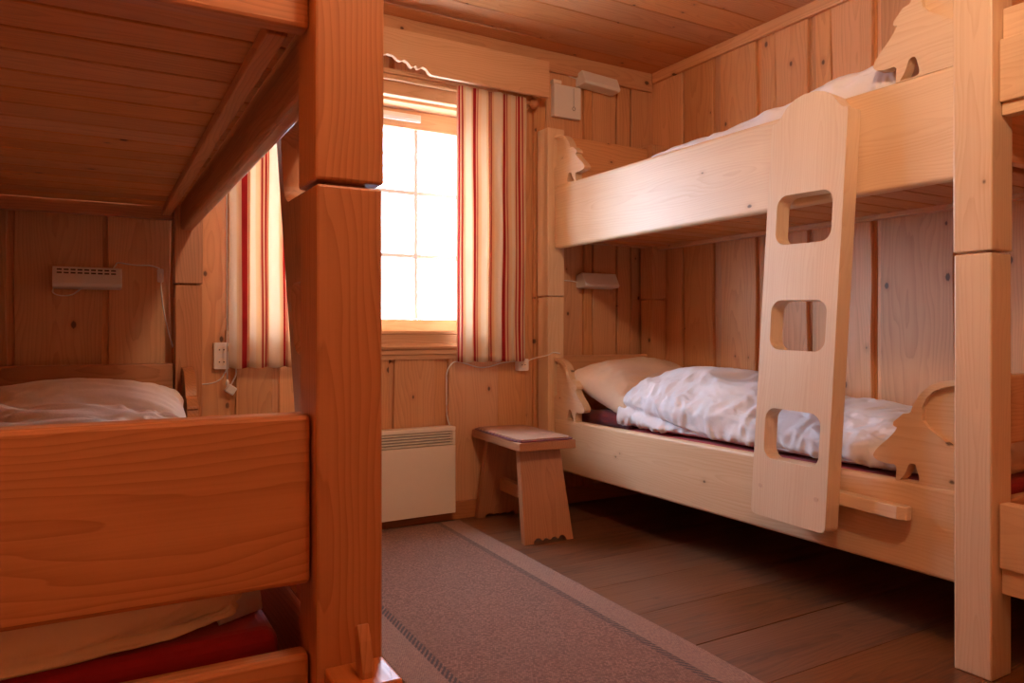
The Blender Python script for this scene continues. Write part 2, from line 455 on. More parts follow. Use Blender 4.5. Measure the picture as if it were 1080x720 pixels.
c = MB(); c.box((1.02, GY0 - .016, SZ1 - .058), (1.445, GY0 - .0005, SZ1 - .022)); c.box((1.03, GY0 - .020, SZ1 - .050), (1.435, GY0 - .0155, SZ1 - .030))
v = c.build('trickle_vent', 'white', win, .003, tf=TW); v['label'] = 'grey metal slot vent at the window head'

# pelmet board over the window, scalloped lower edge in its middle, curtain rod behind
CX = 1.165
half = [(.87, 2.065), (.232, 2.067), (.218, 2.076), (.208, 2.090), (.190, 2.096), (.172, 2.086), (.164, 2.083), (.156, 2.096), (.142, 2.088), (.132, 2.086), (.118, 2.104), (.100, 2.112), (.082, 2.104), (.070, 2.106), (.050, 2.122), (.022, 2.126), (0, 2.116)]
low = [(CX + a, b) for a, b in half] + [(CX - a, b) for a, b in half[::-1][1:]]
pel = empty('pelmet', (CX, WY1 - .10, 2.07))
TP = Matrix.Translation((-CX, -(WY1 - .10), -2.07))
c = MB(); c.prism([low + [(CX - .87, 2.244), (CX + .87, 2.244)]], 'y', WY1 - .135, WY1 - .112, axis=0); c.build('front_board', 'sash', pel, .003, tf=TP)
for sx in (-1, 1):
    c = MB(); c.box((CX + sx * .852, WY1 - .1115, 2.10), (CX + sx * .87, WY1 - .023, 2.243)); c.build('end_board', 'sash', pel, .002, tf=TP)
tag(pel, 'long pine pelmet board with a scalloped lower edge over the window', 'pelmet')
rod = empty('curtain_rod', (CX, WY1 - .045, 2.05))
TR = Matrix.Translation((-CX, -(WY1 - .045), -2.05))
c = MB(); c.tube([(CX - .81, WY1 - .045, 2.052), (CX + .81, WY1 - .045, 2.052)], .009, 10); c.build('rod', 'sash', rod, smooth=True, tf=TR)
for sx in (-1, 1):
    c = MB(); c.lathe((CX + sx * .81, WY1 - .045, 2.052), [(.010, 0), (.020, sx * .006), (.029, sx * .020), (.029, sx * .030), (.018, sx * .046), (.004, sx * .052)], axis=0); c.build('finial', 'bed', rod, smooth=True, tf=TR)
    c = MB(); c.box((CX + sx * .79 - .009, WY1 - .054, 2.020), (CX + sx * .79 + .009, WY1 - .001, 2.042)); c.box((CX + sx * .79 - .009, WY1 - .016, 1.955), (CX + sx * .79 + .009, WY1 - .001, 2.0195)); c.build('bracket', 'bed', rod, .003, tf=TR)
for hx in (.62, .74, 1.62, 1.73, 1.84):
    c = MB(); c.tube(spline([(hx, WY1 - .045, 2.063), (hx, WY1 - .058, 2.060), (hx, WY1 - .060, 2.048), (hx, WY1 - .056, 2.038), (hx + .012, WY1 - .060, 2.030), (hx + .022, WY1 - .062, 2.036)], 4), .003, 6); c.build('hook', 'iron', rod, tf=TR)
tag(rod, 'pale wooden curtain rod with dark hooks tucked behind the pelmet', 'curtain rod')

def curtain(x0, x1, ztop, zbot, phase, label, seed, gather=1.7, flare=.0, folds=5.0):
    nx, nz = 200, 40
    mb = MB(); vs = []; cu = []; fs = []
    W = x1 - x0
    for j in range(nz + 1):
        tz = j / nz; z = ztop + (zbot - ztop) * tz
        for i in range(nx + 1):
            s = i / nx
            a = s * 2 * PI * folds + phase + .9 * math.sin(s * 7 + seed) + .35 * math.sin(tz * 2.5 + s * 5 + seed)
            amp = (.011 + .006 * math.sin(s * 11 + seed * 2)) * (.6 + .6 * tz)
            xx = x0 + W * s + .006 * math.sin(a * 1.0 + 1.2) + flare * (s - .5) * tz + .004 * noise.noise((s * 3, tz * 3, seed))
            yy = WY1 - .086 + amp * math.sin(a) + .006 * noise.noise((s * 9, tz * 4, seed + 4))
            zz = z + (.003 * math.sin(a) if j == nz else 0)
            vs.append((xx, yy, zz)); cu.append(s * W * gather + phase * .03)
    for j in range(nz):
        for i in range(nx):
            q = j * (nx + 1) + i
            fs.append((q, q + 1, q + nx + 2, q + nx + 1))
    mb.piece(vs, fs, 2)
    o = mb.build('curtain', 'curtain', smooth=True)
    at = o.data.attributes.new('cu', 'FLOAT', 'POINT'); at.data.foreach_set('value', cu)
    md = o.modifiers.new('hem', 'SOLIDIFY'); md.thickness = .0015
    tag(o, label, 'curtain', 'striped window curtains')
    return o
curtain(1.550, 1.930, 2.060, .758, .4, 'red and cream striped curtain on the right of the window, beside the bunk post', 1.0, 1.15)
left_curtain = curtain(.530, 1.06, 2.060, .755, 1.9, 'red and cream striped curtain left of the window, half hidden by the near bunk post', 3.3, 1.15, folds=7)

# ------------------------------------------------------------------ bunk beds
# carved bracket (dragon-head outline): (distance from post, height above the rail top)
WING = [(0, .303), (.040, .297), (.070, .289), (.098, .272), (.118, .249), (.134, .221), (.140, .203), (.147, .198), (.163, .196), (.176, .184), (.192, .170), (.194, .159), (.182, .154),
        (.190, .140), (.212, .116), (.234, .096), (.250, .078), (.257, .062), (.245, .050), (.218, .045), (.192, .046), (.184, .040), (.184, .022), (.186, 0)]
WHOLE = [(.152, .034), (.148, .046), (.140, .055), (.127, .054), (.119, .033), (.115, .016), (.120, .004), (.148, .003), (.172, .003), (.163, .014)]
WREC = [(.001, .288), (.040, .281), (.072, .268), (.094, .246), (.106, .219), (.106, .181), (.091, .164), (.055, .139), (.001, .108)]
def wing(ypost, sgn, ztop, xf, xb, name, parent, mat, tf, hs=1.0):
    """upright carved board standing on the rail next to the post; sgn = direction away from the post"""
    def mp(l): return [(ypost + sgn * a, ztop + b * hs) for a, b in l]
    out = mp([(0, 0)][:0] + spline(WING[:7], 3)[:-1] + WING[6:13] + spline(WING[12:19], 3)[1:-1] + WING[18:] + [(0, 0)])
    mid = (xf + xb) / 2
    c = MB()
    rec = mp(WREC); hole = mp(spline(WHOLE + WHOLE[:1], 3)[:-1])
    rn = R.random()
    c.prism([out, rec, hole], 'x', xf, xf + (xb - xf) * .42, axis=1, rnd=rn)
    c.prism([out, hole], 'x', xf + (xb - xf) * .42 + .0002, xb, axis=1, rnd=rn)
    eye = mp([(.163, .130), (.156, .124), (.148, .122), (.142, .124), (.149, .127), (.157, .133)])
    o = c.build(name, mat, parent, .0025, 2, tf=tf)
    e = MB(); e.prism([eye], 'x', xf - .0006, xf + .002, axis=1); e.build('carved_eye', 'dark', o)
    return o

def bunk(name, origin, rz, px, sgn, y0, y1, joints, mats, wall_x, zz, label):
    """px: outer face of the posts (world x), sgn=+1: bed lies towards +x of that face; built in world numbers, then carried to the root"""
    root = empty(name, origin, rz)
    T = (Matrix.Translation(origin) @ Matrix.Rotation(rz, 4, 'Z')).inverted() if rz == 0 else Matrix.Translation([-q for q in origin])
    mp, mr, mi = mats
    P = .10
    def X(d): return px + sgn * d
    lz0, lz1, uz0, uz1 = zz
    PT = 1.92
    width = abs(wall_x - px)
    for (d0, d1, inner) in ((0, P, 0), (width - P - .004, width - .004, 1)):
        for e, (ya, yb) in enumerate(((y0, y0 + P), (y1 - P, y1))):
            jz = joints[e]
            c = MB(); rn = R.random()
            c.box((X(d0 + .002), ya + .002, .001), (X(d1 - .002), yb - .002, jz - .003), axis=2, rnd=rn)
            c.box((X(d0 + .02), ya + .02, jz - .004), (X(d1 - .02), yb - .02, jz + .004), axis=2, rnd=rn)
            c.box((X(d0), ya, jz + .003), (X(d1), yb, PT), axis=2, rnd=R.random())
            c.build('post', mi if inner else mp, root, .006, 2, tf=T)
    ra, rb = y0 + P + .0005, y1 - P - .0005
    rf, rk = .035, .080
    for nm, z0, z1 in (('lower_side_rail', lz0, lz1), ('upper_side_rail', uz0, uz1)):
        c = MB(); c.box((X(rf), ra, z0), (X(rk), rb, z1), axis=1); c.build(nm, mr, root, .014 if nm[0] == 'u' else .012, 4, tf=T)
        c = MB(); c.box((X(width - .075), ra, z0 + .03), (X(width - .035), rb, z0 + .12), axis=1); c.build('wall_side_rail', mi, root, .004, tf=T)
        for yp, s_ in ((ra, 1), (rb, -1)):
            wing(yp, s_, z1 - .002, X(rf + .003), X(rk - .004), 'carved_bracket', root, mr, T, .84 if (s_ < 0 and nm[0] == 'u') else (1.08 if nm[0] == 'u' else 1.0))
    # end boards: a low rail, then a gap, then the tall headboard / footboard plank
    for e, (ya, yb) in enumerate(((y0 + .032, y0 + .068), (y1 - .068, y1 - .032))):
        for lv, (zl0, zl1) in enumerate(((lz0, lz1 - .022), (uz0 + .045, uz1 - .05))):
            c = MB(); c.box((X(P + .0005), ya, zl0), (X(width - P - .0045), yb, zl1), axis=0)
            c.build('end_rail', mi, root, .006, tf=T)
        c = MB()
        if e == 1:
            c.box((X(P + .0005), ya + .004, .46), (X(width - P - .0045), yb - .004, .655), axis=0); c.box((X(P + .0005), ya + .004, .657), (X(width - P - .0045), yb - .004, .780), axis=0)
        else:
            c.box((X(P + .0005), ya - .010, .545 if sgn < 0 else .60), (X(width - P - .0045), yb + .004, .784), axis=0)
        c.build('headboard' if e == 1 else 'footboard', mi, root, .007, tf=T)
        c = MB()
        c.box((X(P + .0005), ya + .003, uz1 - .03), (X(width - P - .0045), yb - .003, 1.90), axis=0)
        c.build('headboard' if e == 1 else 'footboard', mi, root, .007, tf=T)
    # boarded base under each mattress
    for z in (lz0 + .05, 1.362):
        c = MB(); yy = ra + .006
        while yy + .10 < rb + .02:
            c.box((X(rk + .012), yy, z + .002), (X(width - .01), min(yy + .103, rb - .001), z + .022), axis=0); yy += .112
        c.box((X(rk + .012), ra + .006, z + .0225), (X(width - .01), rb - .002, z + .026), axis=0)
        c.build('bed_base', 'slat', root, .003, 1, tf=T)
        c = MB(); c.box((X(rk + .035), ra + .001, z - .022), (X(rk + .066), rb - .001, z + .0015), axis=1); c.build('batten', mi, root, .003, tf=T)
    if label: tag(root, label, 'bunk bed', 'pine bunk beds')
    return root, T

bR, TRt = bunk('bunk_bed', (2.42, 2.13, 0), 0, 2.03, 1, 1.04, 3.232, (1.108, 1.078), ('pale', 'pale', 'wall'), WX1 - .006, (.216, .470, 1.316, 1.628),
     'pale pine bunk bed along the plank wall right of the window, ladder leaning on it')

# left bunk: bed lies towards -x of its posts, slightly askew
bL, TLt = bunk('bunk_bed', (0.0, 1.09, 0), -.0185, .388, -1, 1.04, 3.215, (1.110, 1.083), ('bed', 'bed', 'bed'), -.400, (.216, .465, 1.286, 1.60),
     'honey brown pine bunk bed on the left, its thick post in front of the window')
c = MB(); c.box((.300, .955, .375), (.385, 1.0395, .432), axis=1); c.build('through_tenon', 'bed', bL, .004, tf=TLt)
c = MB(); c.prism([[(.972, .340), (.992, .340), (1.012, .47), (1.013, .492), (1.002, .498), (.990, .478), (.978, .44)]], 'x', .335, .352, axis=2); c.build('tenon_wedge', 'bed', bL, .002, tf=TLt)

# neighbouring bunk at the right edge: shares the near post, its rails run on towards the camera
bN = empty('bunk_bed', (2.42, .1, 0)); TN = Matrix.Translation((-2.42, -.1, 0))
c = MB(); c.box((2.06, -.75, .290), (2.10, 1.0385, .458), axis=1); c.build('lower_side_rail', 'pale', bN, .004, tf=TN)
c = MB(); c.box((2.072, -.75, .222), (2.112, 1.0385, .2895), axis=1); c.build('lower_ledge', 'pale', bN, .003, tf=TN)
c = MB(); c.box((2.06, -.75, 1.493), (2.10, 1.0385, 1.655), axis=1); c.build('upper_side_rail', 'pale', bN, .004, tf=TN)
c = MB(); c.box((2.073, -.75, 1.460), (2.112, 1.0385, 1.4925), axis=1); c.build('upper_ledge', 'pale', bN, .003, tf=TN)
c = MB(); c.box((2.078, -.75, 1.6555), (2.112, 1.0385, 1.738), axis=1); c.build('guard_strip', 'pale', bN, .003, tf=TN)
for d in (2.03, 2.70):
    c = MB(); c.box((d, -.851, .001), (d + .10, -.751, 1.92), axis=2); c.build('post', 'pale', bN, .006, tf=TN)
c = MB(); c.box((2.131, -.82, .22), (2.699, -.785, .78), axis=0); c.build('headboard', 'pale', bN, .005, tf=TN)
for z in (.27, 1.47):
    c = MB(); c.box((2.113, -.74, z), (2.80, 1.02, z + .022), axis=0); c.build('bed_base', 'slat', bN, tf=TN)
    c = MB(); c.box((2.76, -.74, z - .06), (2.80, 1.0385, z - .001), axis=1); c.build('wall_side_rail', 'wall', bN, tf=TN)
tag(bN, 'pine bunk bed at the right edge, its rails butting against the nearest pale post', 'bunk bed', 'pine bunk beds')

# ------------------------------------------------------------------ ladders
def ladder(name, label, loc, rot, mat):
    root = empty(name, loc); root.rotation_euler = rot
    # local: y across, z up, x thickness (0..0.036)
    W, L = .285, 1.362
    h = W / 2
    out = arc(h - .018, .018, .018, -90, 0, 4) + [(h, L - .082), (h - .004, L - .074), (h - .020, L - .072), (h - .034, L - .058), (h - .058, L - .028), (h - .088, L - .009), (h - .118, L - .001), (h - .142, L), (-h + .118, L - .001), (-h + .088, L - .009), (-h + .058, L - .028), (-h + .034, L - .058), (-h + .020, L - .072), (-h + .004, L - .074), (-h, L - .082)] + arc(-h + .018, .018, .018, 180, 270, 4)
    holes = []
    for z0, z1 in ((.190, .355), (.545, .705), (.885, 1.045)):
        holes.append(rrect(-.107, z0, .103, z1, .038, 6))
    c = MB(); c.prism([out] + holes, 'x', 0, .060, axis=2)
    c.build('ladder_board', mat, root, .006, 3)
    for yy in (-.106, .108):
        c = MB(); c.lathe((0, yy, .097), [(.0075, -.0012), (.0075, .02)], axis=0, n=14)
        p = c.build('peg', 'pillow', root); p['label'] = 'pale round wooden peg'
    c = MB()
    c.prism([[(.0605, .165), (.114, .165), (.114, -.335), (.100, -.346), (.075, -.346), (.0605, -.325)]], 'z', .085, .122, axis=1)
    c.build('foot_cleat', mat, root, .005, 3)
    tag(root, label, 'ladder', 'bunk ladders')
    return root
# right: foot at x=1.965 z=.295, leaning towards the upper rail
lean = math.atan2(.062, 1.30)
ladder('ladder', 'pale solid board ladder with three hand holes leaning on the right bunk', (1.9405, 1.612, .297), (math.radians(1.6), lean, 0), 'ladder')
l2 = ladder('ladder', 'board ladder seen edge-on behind the thick post of the left bunk', (.526, 1.612, .310), (0, lean * 1.4, PI), 'bed')

# ------------------------------------------------------------------ bedding
def wr_noise(p, f, sd):
    q = Vector((p[0] * f[0] + sd, p[1] * f[1], p[2] * f[2]))
    q += Vector((noise.noise(q * .6), noise.noise(q * .6 + Vector((9, 3, 1))), 0)) * .8
    return (1 - abs(noise.noise(q) * 2)) * .65 + .35 * (1 - abs(noise.noise(q * 2.1 + Vector((5, 5, 5))) * 2)) - .5

def softbox(mb, nx, ny, fpos):
    """closed soft body: fpos(u,v,top) for u,v in -1..1"""
    vs = []; fs = []
    top = {}; bot = {}
    for j in range(ny + 1):
        for i in range(nx + 1):
            u = -1 + 2 * i / nx; v = -1 + 2 * j / ny
            u = math.sin(u * PI / 2) * .6 + u * .4; v = math.sin(v * PI / 2) * .6 + v * .4
            top[i, j] = len(vs); vs.append(fpos(u, v, 1))
            if i in (0, nx) or j in (0, ny): bot[i, j] = top[i, j]
            else: bot[i, j] = len(vs); vs.append(fpos(u, v, -1))
    for j in range(ny):
        for i in range(nx):
            fs.append((top[i, j], top[i + 1, j], top[i + 1, j + 1], top[i, j + 1]))
            fs.append((bot[i, j + 1], bot[i + 1, j + 1], bot[i + 1, j], bot[i, j]))
    mb.piece(vs, fs, 0)

def pillow(name, mat, loc, rz, a, b, h, label, seed, tilt=0.0, sag=0.0, group=None):
    mb = MB()
    def f(u, v, s):
        e = max(0, (1 - abs(u) ** 2.4)) * max(0, (1 - abs(v) ** 2.4))
        t = e ** .42
        x = u * a * (1 - .055 * (1 - v * v)); y = v * b * (1 - .07 * (1 - u * u))
        w = .022 * wr_noise((x, y, 0), (6, 13, 1), seed) * (1 - e * .55) + .010 * noise.noise((x * 6 + seed, y * 6, 0)) * e + .012 * wr_noise((x, y, 0), (13, 24, 1), seed + 7) * (1 - e * .8)
        z = s * h * t * (.62 if s > 0 else .38) + w * (1 if s > 0 else .2) * min(1, t * 2.5)
        return (x, y, z + h * .38)
    softbox(mb, 56, 44, f)
    o = mb.build(name, mat, smooth=True)
    o.location = loc; o.rotation_euler = (tilt, sag, rz)
    md = o.modifiers.new('s', 'SUBSURF'); md.levels = 1; md.render_levels = 1
    tag(o, label, 'pillow', group)
    return o

def mattress(x0, x1, y0, y1, z0, z1, label, rz=0):
    o = empty('mattress', ((x0 + x1) / 2, (y0 + y1) / 2, z0), rz)
    c = MB(); c.box((x0 - (x0 + x1) / 2, y0 - (y0 + y1) / 2, 0), (x1 - (x0 + x1) / 2, y1 - (y0 + y1) / 2, z1 - z0))
    c.build('cover', 'red', o, .025, 4)
    pp = MB(); a, b = (x1 - x0) / 2 - .004, (y1 - y0) / 2 - .004; z = (z1 - z0) - .02
    pp.tube([(-a, -b + .03, z), (-a, b - .03, z)], .004, 6); pp.tube([(a, -b + .03, z), (a, b - .03, z)], .004, 6)
    pp.build('piping', 'red', o)
    tag(o, label, 'mattress', 'maroon mattresses')
    return o
mattress(2.128, 2.745, 1.15, 3.10, .293, .464, 'maroon mattress on the lower berth of the right bunk, under the white duvet')
mattress(2.128, 2.745, 1.15, 3.10, 1.389, 1.56, 'mattress on the upper berth of the right bunk, behind the pale rail')
mattress(-.335, .278, 1.15, 3.09, .293, .455, 'maroon mattress on the lower berth of the left bunk, seen below the footboard', -.012)

# lower right: pillow, blanket, duvet
pillow('pillow', 'pillow', (2.445, 2.92, .525), .12, .345, .205, .235, 'beige pillow propped at the head of the right lower berth', 2.0, tilt=math.radians(22), group='bed pillows')
mb = MB()
def fb(u, v, s):
    x = 2.30 + u * .165; y = 2.83 + v * .20
    e = max(0, 1 - abs(u) ** 5) * max(0, 1 - abs(v) ** 5)
    z = .465 + (.060 * e ** .35 * (1 + .18 * noise.noise((x * 9, y * 9, 2))) + .008 * wr_noise((x, y, 0), (10, 10, 1), 3) * e if s > 0 else .001)
    return (x, y, z)
softbox(mb, 30, 30, fb)
o = mb.build('folded_blanket', 'redblanket', smooth=True); tag(o, 'dark maroon folded blanket tucked under the beige pillow', 'blanket')

def duvet(name, mat, sect, y0, y1, ny, nt, base, seed, label, amp=.014, freq=(9, 9, 9), group=None, endr=.09, crease=None, skew=0.0):
    """sect(y) -> xf, xb, ztop_front, ztop_mid, ztop_back: cross-section closed soft loop swept along y"""
    mb = MB(); vs = []; fs = []
    for j in range(ny + 1):
        t = j / ny
        # denser near the ends
        y = y0 + (y1 - y0) * (t - .10 * math.sin(2 * PI * t) / (1))
        xf, xb, zf, zm, zb = sect(y)
        d = min(y - y0, y1 - y) / endr
        k = math.sqrt(max(0.0, 1 - (1 - min(1, d)) ** 2))            # rounded ends
        xc = (xf + xb) / 2; hw = (xb - xf) / 2
        for i in range(nt):
            a = 2 * PI * i / nt
            ca, sa = math.cos(a), math.sin(a)
            n_ = .48
            ux = math.copysign(abs(ca) ** n_, ca); uz = math.copysign(abs(sa) ** n_, sa)
            x = xc - hw * ux * (.90 + .10 * k)
            s = (x - xf) / (xb - xf)
            top = zf + (zm - zf) * math.sin(min(1, max(0, s * 2)) * PI / 2) if s < .5 else zm + (zb - zm) * (1 - math.cos((s - .5) * PI)) 
            hh = (top - base) / 2
            z = base + hh + hh * uz * max(.12, k) - hh * (1 - max(.12, k)) * .75
            p = Vector((x, y, z))
            w = amp * wr_noise(p, freq, seed) + amp * .8 * noise.noise(p * 7 + Vector((seed, 0, 0))) + amp * .45 * wr_noise(p, (freq[0] * 2.6, freq[1] * 2.2, freq[2] * 2.2), seed + 3)
            up = 1 if z > base + .02 else .25
            if crease and ux > .25:
                zc, dp, spread = crease(y)
                g = math.exp(-((p.z - zc) / .012) ** 2)
                w -= dp * g
                if p.z < zc: w += spread * (.35 + .65 * (.5 + .5 * noise.noise((y * 22, 1, seed)))) * min(1, (zc - p.z) / .02)
            nx_, nz_ = -ux, uz
            ln = math.hypot(nx_, nz_) + 1e-6
            p.x += w * nx_ / ln * up; p.z += w * nz_ / ln * up
            p.y += amp * .8 * noise.noise(p * 8 + Vector((0, seed, 3))) * up
            p.z = max(p.z, base)
            p.y += skew * max(0, (x - xf) / (xb - xf)) ** 2 * max(0, 1 - (y - y0) / .5)
            vs.append(p)
    for j in range(ny):
        for i in range(nt):
            fs.append((j * nt + i, j * nt + (i + 1) % nt, (j + 1) * nt + (i + 1) % nt, (j + 1) * nt + i))
    fs.append(tuple(range(nt))); fs.append(tuple(range(ny * nt, ny * nt + nt))[::-1])
    mb.piece(vs, fs, 1)
    o = mb.build(name, mat, smooth=True)
    md = o.modifiers.new('s', 'SUBSURF'); md.levels = 1; md.render_levels = 1
    if label: tag(o, label, 'duvet', group)
    return o
def lerp_tab(tab, y):
    for (a, va), (b, vb) in zip(tab, tab[1:]):
        if y <= b:
            t = max(0, min(1, (y - a) / (b - a))); t = t * t * (3 - 2 * t)
            return [p + (q - p) * t for p, q in zip(va, vb)]
    return tab[-1][1]
tabR = [(1.20, (2.125, 2.71, .555, .610, .60)), (1.55, (2.120, 2.72, .575, .625, .62)), (1.80, (2.118, 2.72, .590, .645, .64)), (2.10, (2.116, 2.71, .615, .700, .69)), (2.40, (2.118, 2.70, .630, .745, .72)), (2.70, (2.13, 2.66, .640, .705, .69))]
dR = duvet('duvet', 'duvet', lambda y: lerp_tab(tabR, y), 1.30, 2.71, 190, 150, .4655, 4.2, 'rumpled white duvet spread over the right lower berth', .020, (8, 9, 6), 'duvets', crease=lambda y: (.575 - max(0, 2.70 - y) * .19, .026 * max(0, min(1, (y - 2.15) / .15)), .022 * max(0, min(1, (y - 2.1) / .2))))
# upper right: thrown-back duvet peeping over the rail
tabU = [(1.34, (2.120, 2.70, 1.745, 1.765, 1.70)), (1.55, (2.118, 2.70, 1.740, 1.755, 1.70)), (1.85, (2.118, 2.70, 1.700, 1.715, 1.68)), (2.20, (2.118, 2.70, 1.672, 1.69, 1.66)), (2.9, (2.12, 2.70, 1.635, 1.65, 1.63))]
duvet('duvet', 'duvet', lambda y: lerp_tab(tabU, y), 1.33, 2.9, 100, 72, 1.5615, 8.1, 'white duvet bulging over the rail of the right upper berth', .018, (14, 12, 14), 'duvets')
# left lower berth
tabL = [(1.10, (-.335, .235, .57, .59, .575)), (1.5, (-.335, .262, .59, .61, .60)), (2.2, (-.335, .275, .63, .64, .63)), (2.45, (-.335, .285, .672, .678, .670)), (2.56, (-.335, .285, .680, .686, .675))]
dL = duvet('duvet', 'duvet_cream', lambda y: lerp_tab(tabL, y), 1.112, 2.56, 150, 110, .456, 12.7, 'cream duvet on the left lower berth behind the broad footboard', .026, (10, 9, 9), 'duvets', endr=.05, skew=.07)
mb = MB()
def fsheet(u, v, s_):
    x = .222 + u * .036; y = 1.30 + v * .085 + u * .02
    e = max(0, 1 - abs(u) ** 4) * max(0, 1 - abs(v) ** 4)
    return (x, y, .4585 + (.070 * e ** .4 + .010 * wr_noise((x, y, 0), (14, 14, 1), 5) * e if s_ > 0 else 0))
softbox(mb, 24, 24, fsheet)
q = mb.build('sheet_corner', 'duvet', dL, smooth=True); q['label'] = 'white sheet turned out from under the cream duvet'
pillow('pillow', 'pillow_pink', (.01, 2.80, .50), 0, .335, .22, .235, 'off-white pillow at the head of the left lower berth below the strip lamp', 6.0, tilt=math.radians(16), group='bed pillows')
pillow('cushion', 'pillow', (2.43, 1.222, .468), .0, .25, .066, .13, 'small beige cushion at the foot of the right lower berth behind the nearest post', 9.0)

# ------------------------------------------------------------------ stool, mat, rug
st = empty('stool', (1.775, 2.965, 0), -.075)
c = MB(); c.box((-.138, -.262, .392), (.138, .255, .430), axis=1); c.build('seat', 'stool', st, .005, 3)
for s in (-1, 1):
    yb, yt = s * .255, s * .165
    W0, W1 = .118, .100
    low = [(-W0, 0), (-.075, 0), (-.072, .012), (-.060, .021), (-.045, .021), (-.034, .010), (-.030, .010), (-.020, .018), (-.008, .018), (0, .010), (.008, .010), (.018, .018), (.032, .018), (.040, .009), (.046, .010), (.056, .021), (.070, .021), (.080, .012), (.083, 0), (W0, 0)]
    c = MB(); c.prism([low + [(W1, .3918), (-W1, .3918)]], 'y', -.019, .019, axis=2)
    for i, q in enumerate(c.v):
        t = q[2] / .3918
        c.v[i] = (q[0], q[1] + yb + (yt - yb) * t, q[2])
    c.build('leg', 'stool', st, .003, 2)
c = MB(); c.box((-.018, -.195, .135), (.018, .195, .195), axis=1); c.build('stretcher', 'stool', st, .003)
tag(st, 'small pine stool with two splayed plank legs beside the right bunk', 'stool')

def seatmat():
    t = NT('woven_straw')
    p = t.n('ShaderNodeTexCoord').outputs['Object']
    n1 = t.noise(p, 180, 2); n2 = t.noise(p, 8, 3)
    c = t.mix(t.ss(n1, .35, .65), (.46, .26, .16, 1), (.33, .17, .10, 1)); c = t.mix(t.ss(n2, .5, .7), c, (.48, .24, .17, 1))
    t.bsdf(c, .9, t.bump(n1, .4, .002)); return t.m
M['mat'] = seatmat()
mt = empty('seat_mat', (1.775, 2.965, .4303), -.075)
for k_, (w, l, z0, z1, nm, m_) in enumerate(((.139, .254, .0004, .0055, 'backing', 'redblanket'), (.128, .240, .0058, .0115, 'woven_top', 'mat'))):
    pts = []
    for i in range(60):
        a = 2 * PI * i / 60
        ca, sa = math.cos(a), math.sin(a)
        x = w * math.copysign(abs(ca) ** .18, ca); y_ = l * math.copysign(abs(sa) ** .18, sa)
        d = 1 + .018 * noise.noise((ca * 4 + k_ * 9, sa * 4, 1))
        pts.append((x * d, y_ * d - .004))
    c = MB(); c.prism([pts], 'z', z0, z1, axis=1); c.build(nm, m_, mt, .001, 1)
tag(mt, 'thin woven mat with a dark red backing lying on the stool', 'mat')

rg = MB(); nY = 60
vs = []; fs = []
rw = .403
pts = []
for i in range(nY + 1):
    y_ = -1.72 + 3.44 * i / nY
    pts.append(y_)
outl = [(rw + .004 * noise.noise((y_ * 3, 0, 0)), y_) for y_ in pts] + [(-rw + .004 * noise.noise((y_ * 3, 5, 0)), y_) for y_ in pts[::-1]]
rg.prism([outl], 'z', .0005, .011, axis=1)
rug = rg.build('rug', 'rug', None, .004, 2)
rug.location = (1.117, 1.49, 0); rug.rotation_euler = (0, 0, -.030)
tag(rug, 'brown flat-woven runner rug with a dark stitched stripe along its edges', 'rug')

# ------------------------------------------------------------------ heater and wires
ht = empty('panel_heater', (1.17, WY1 - .06, .05))
TH = Matrix.Translation((-1.17, -(WY1 - .06), -.05))
c = MB(); c.box((.80, WY1 - .088, .052), (1.542, WY1 - .030, .372), axis=0); c.box((.80, WY1 - .086, .3725), (.815, WY1 - .030, .437), axis=2); c.box((1.527, WY1 - .086, .3725), (1.542, WY1 - .030, .437), axis=2)
c.box((.80, WY1 - .088, .4372), (1.542, WY1 - .030, .458), axis=0)
c.build('housing', 'cream', ht, .004, 3, tf=TH)
c = MB(); c.box((.816, WY1 - .060, .3735), (1.526, WY1 - .032, .4365), axis=0); c.build('grille_recess', 'dark', ht, tf=TH)
c = MB()
for i in range(5): c.box((.8155, WY1 - .086, .3765 + i * .0125), (1.5265, WY1 - .062, .3835 + i * .0125), axis=0)
c.build('grille_slats', 'cream', ht, .0015, tf=TH)
for xx in (.95, 1.40):
    c = MB(); c.box((xx - .02, WY1 - .0295, .10), (xx + .02, WY1 - .0005, .42), axis=2); c.build('wall_bracket', 'metal', ht, tf=TH)
YW = WY1 - .006
c = MB(); c.tube(spline([(1.530, WY1 - .045, .457), (1.531, WY1 - .02, .49), (1.532, YW, .53), (1.532, YW, .66), (1.533, YW, .70), (1.548, YW, .735), (1.580, YW, .757), (1.64, YW, .745), (1.70, YW, .728), (1.76, YW, .728), (1.83, YW, .745), (1.90, YW, .752), (1.925, WY1 - .02, .752)], 5), .0032, 6)
c.build('power_cord', 'white', ht, smooth=True, tf=TH)
tag(ht, 'cream wall panel heater with slotted top under the window', 'heater')

def socket(name, x, z, w, h, label):
    e = empty(name, (x, WY1, z))
    c = MB(); c.prism([rrect(-w / 2, -h / 2, w / 2, h / 2, .006, 4)], 'y', -.036, -.0005); c.build('housing', 'white', e, .003)
    n_ = 2 if h > w * 1.3 else 1
    for i in range(n_):
        zc = (i - (n_ - 1) / 2) * h * .46
        c = MB(); c.lathe((0, -.0365, zc), [(.017, 0), (.017, .001)], axis=1, n=18); q = c.build('socket_face', 'cream', e)
        c = MB()
        for d in (-.0085, .0085): c.lathe((d, -.0372, zc), [(.0028, 0), (.0028, .0015)], axis=1, n=10)
        c.build('contact_hole', 'dark', q)
    tag(e, label, 'socket', 'wall sockets')
    return e
socket('wall_socket', .512, .803, .058, .108, 'double white wall socket left of the striped curtain by the bunk post')
socket('wall_socket', 1.945, .735, .060, .060, 'small white wall socket under the corner of the right curtain')
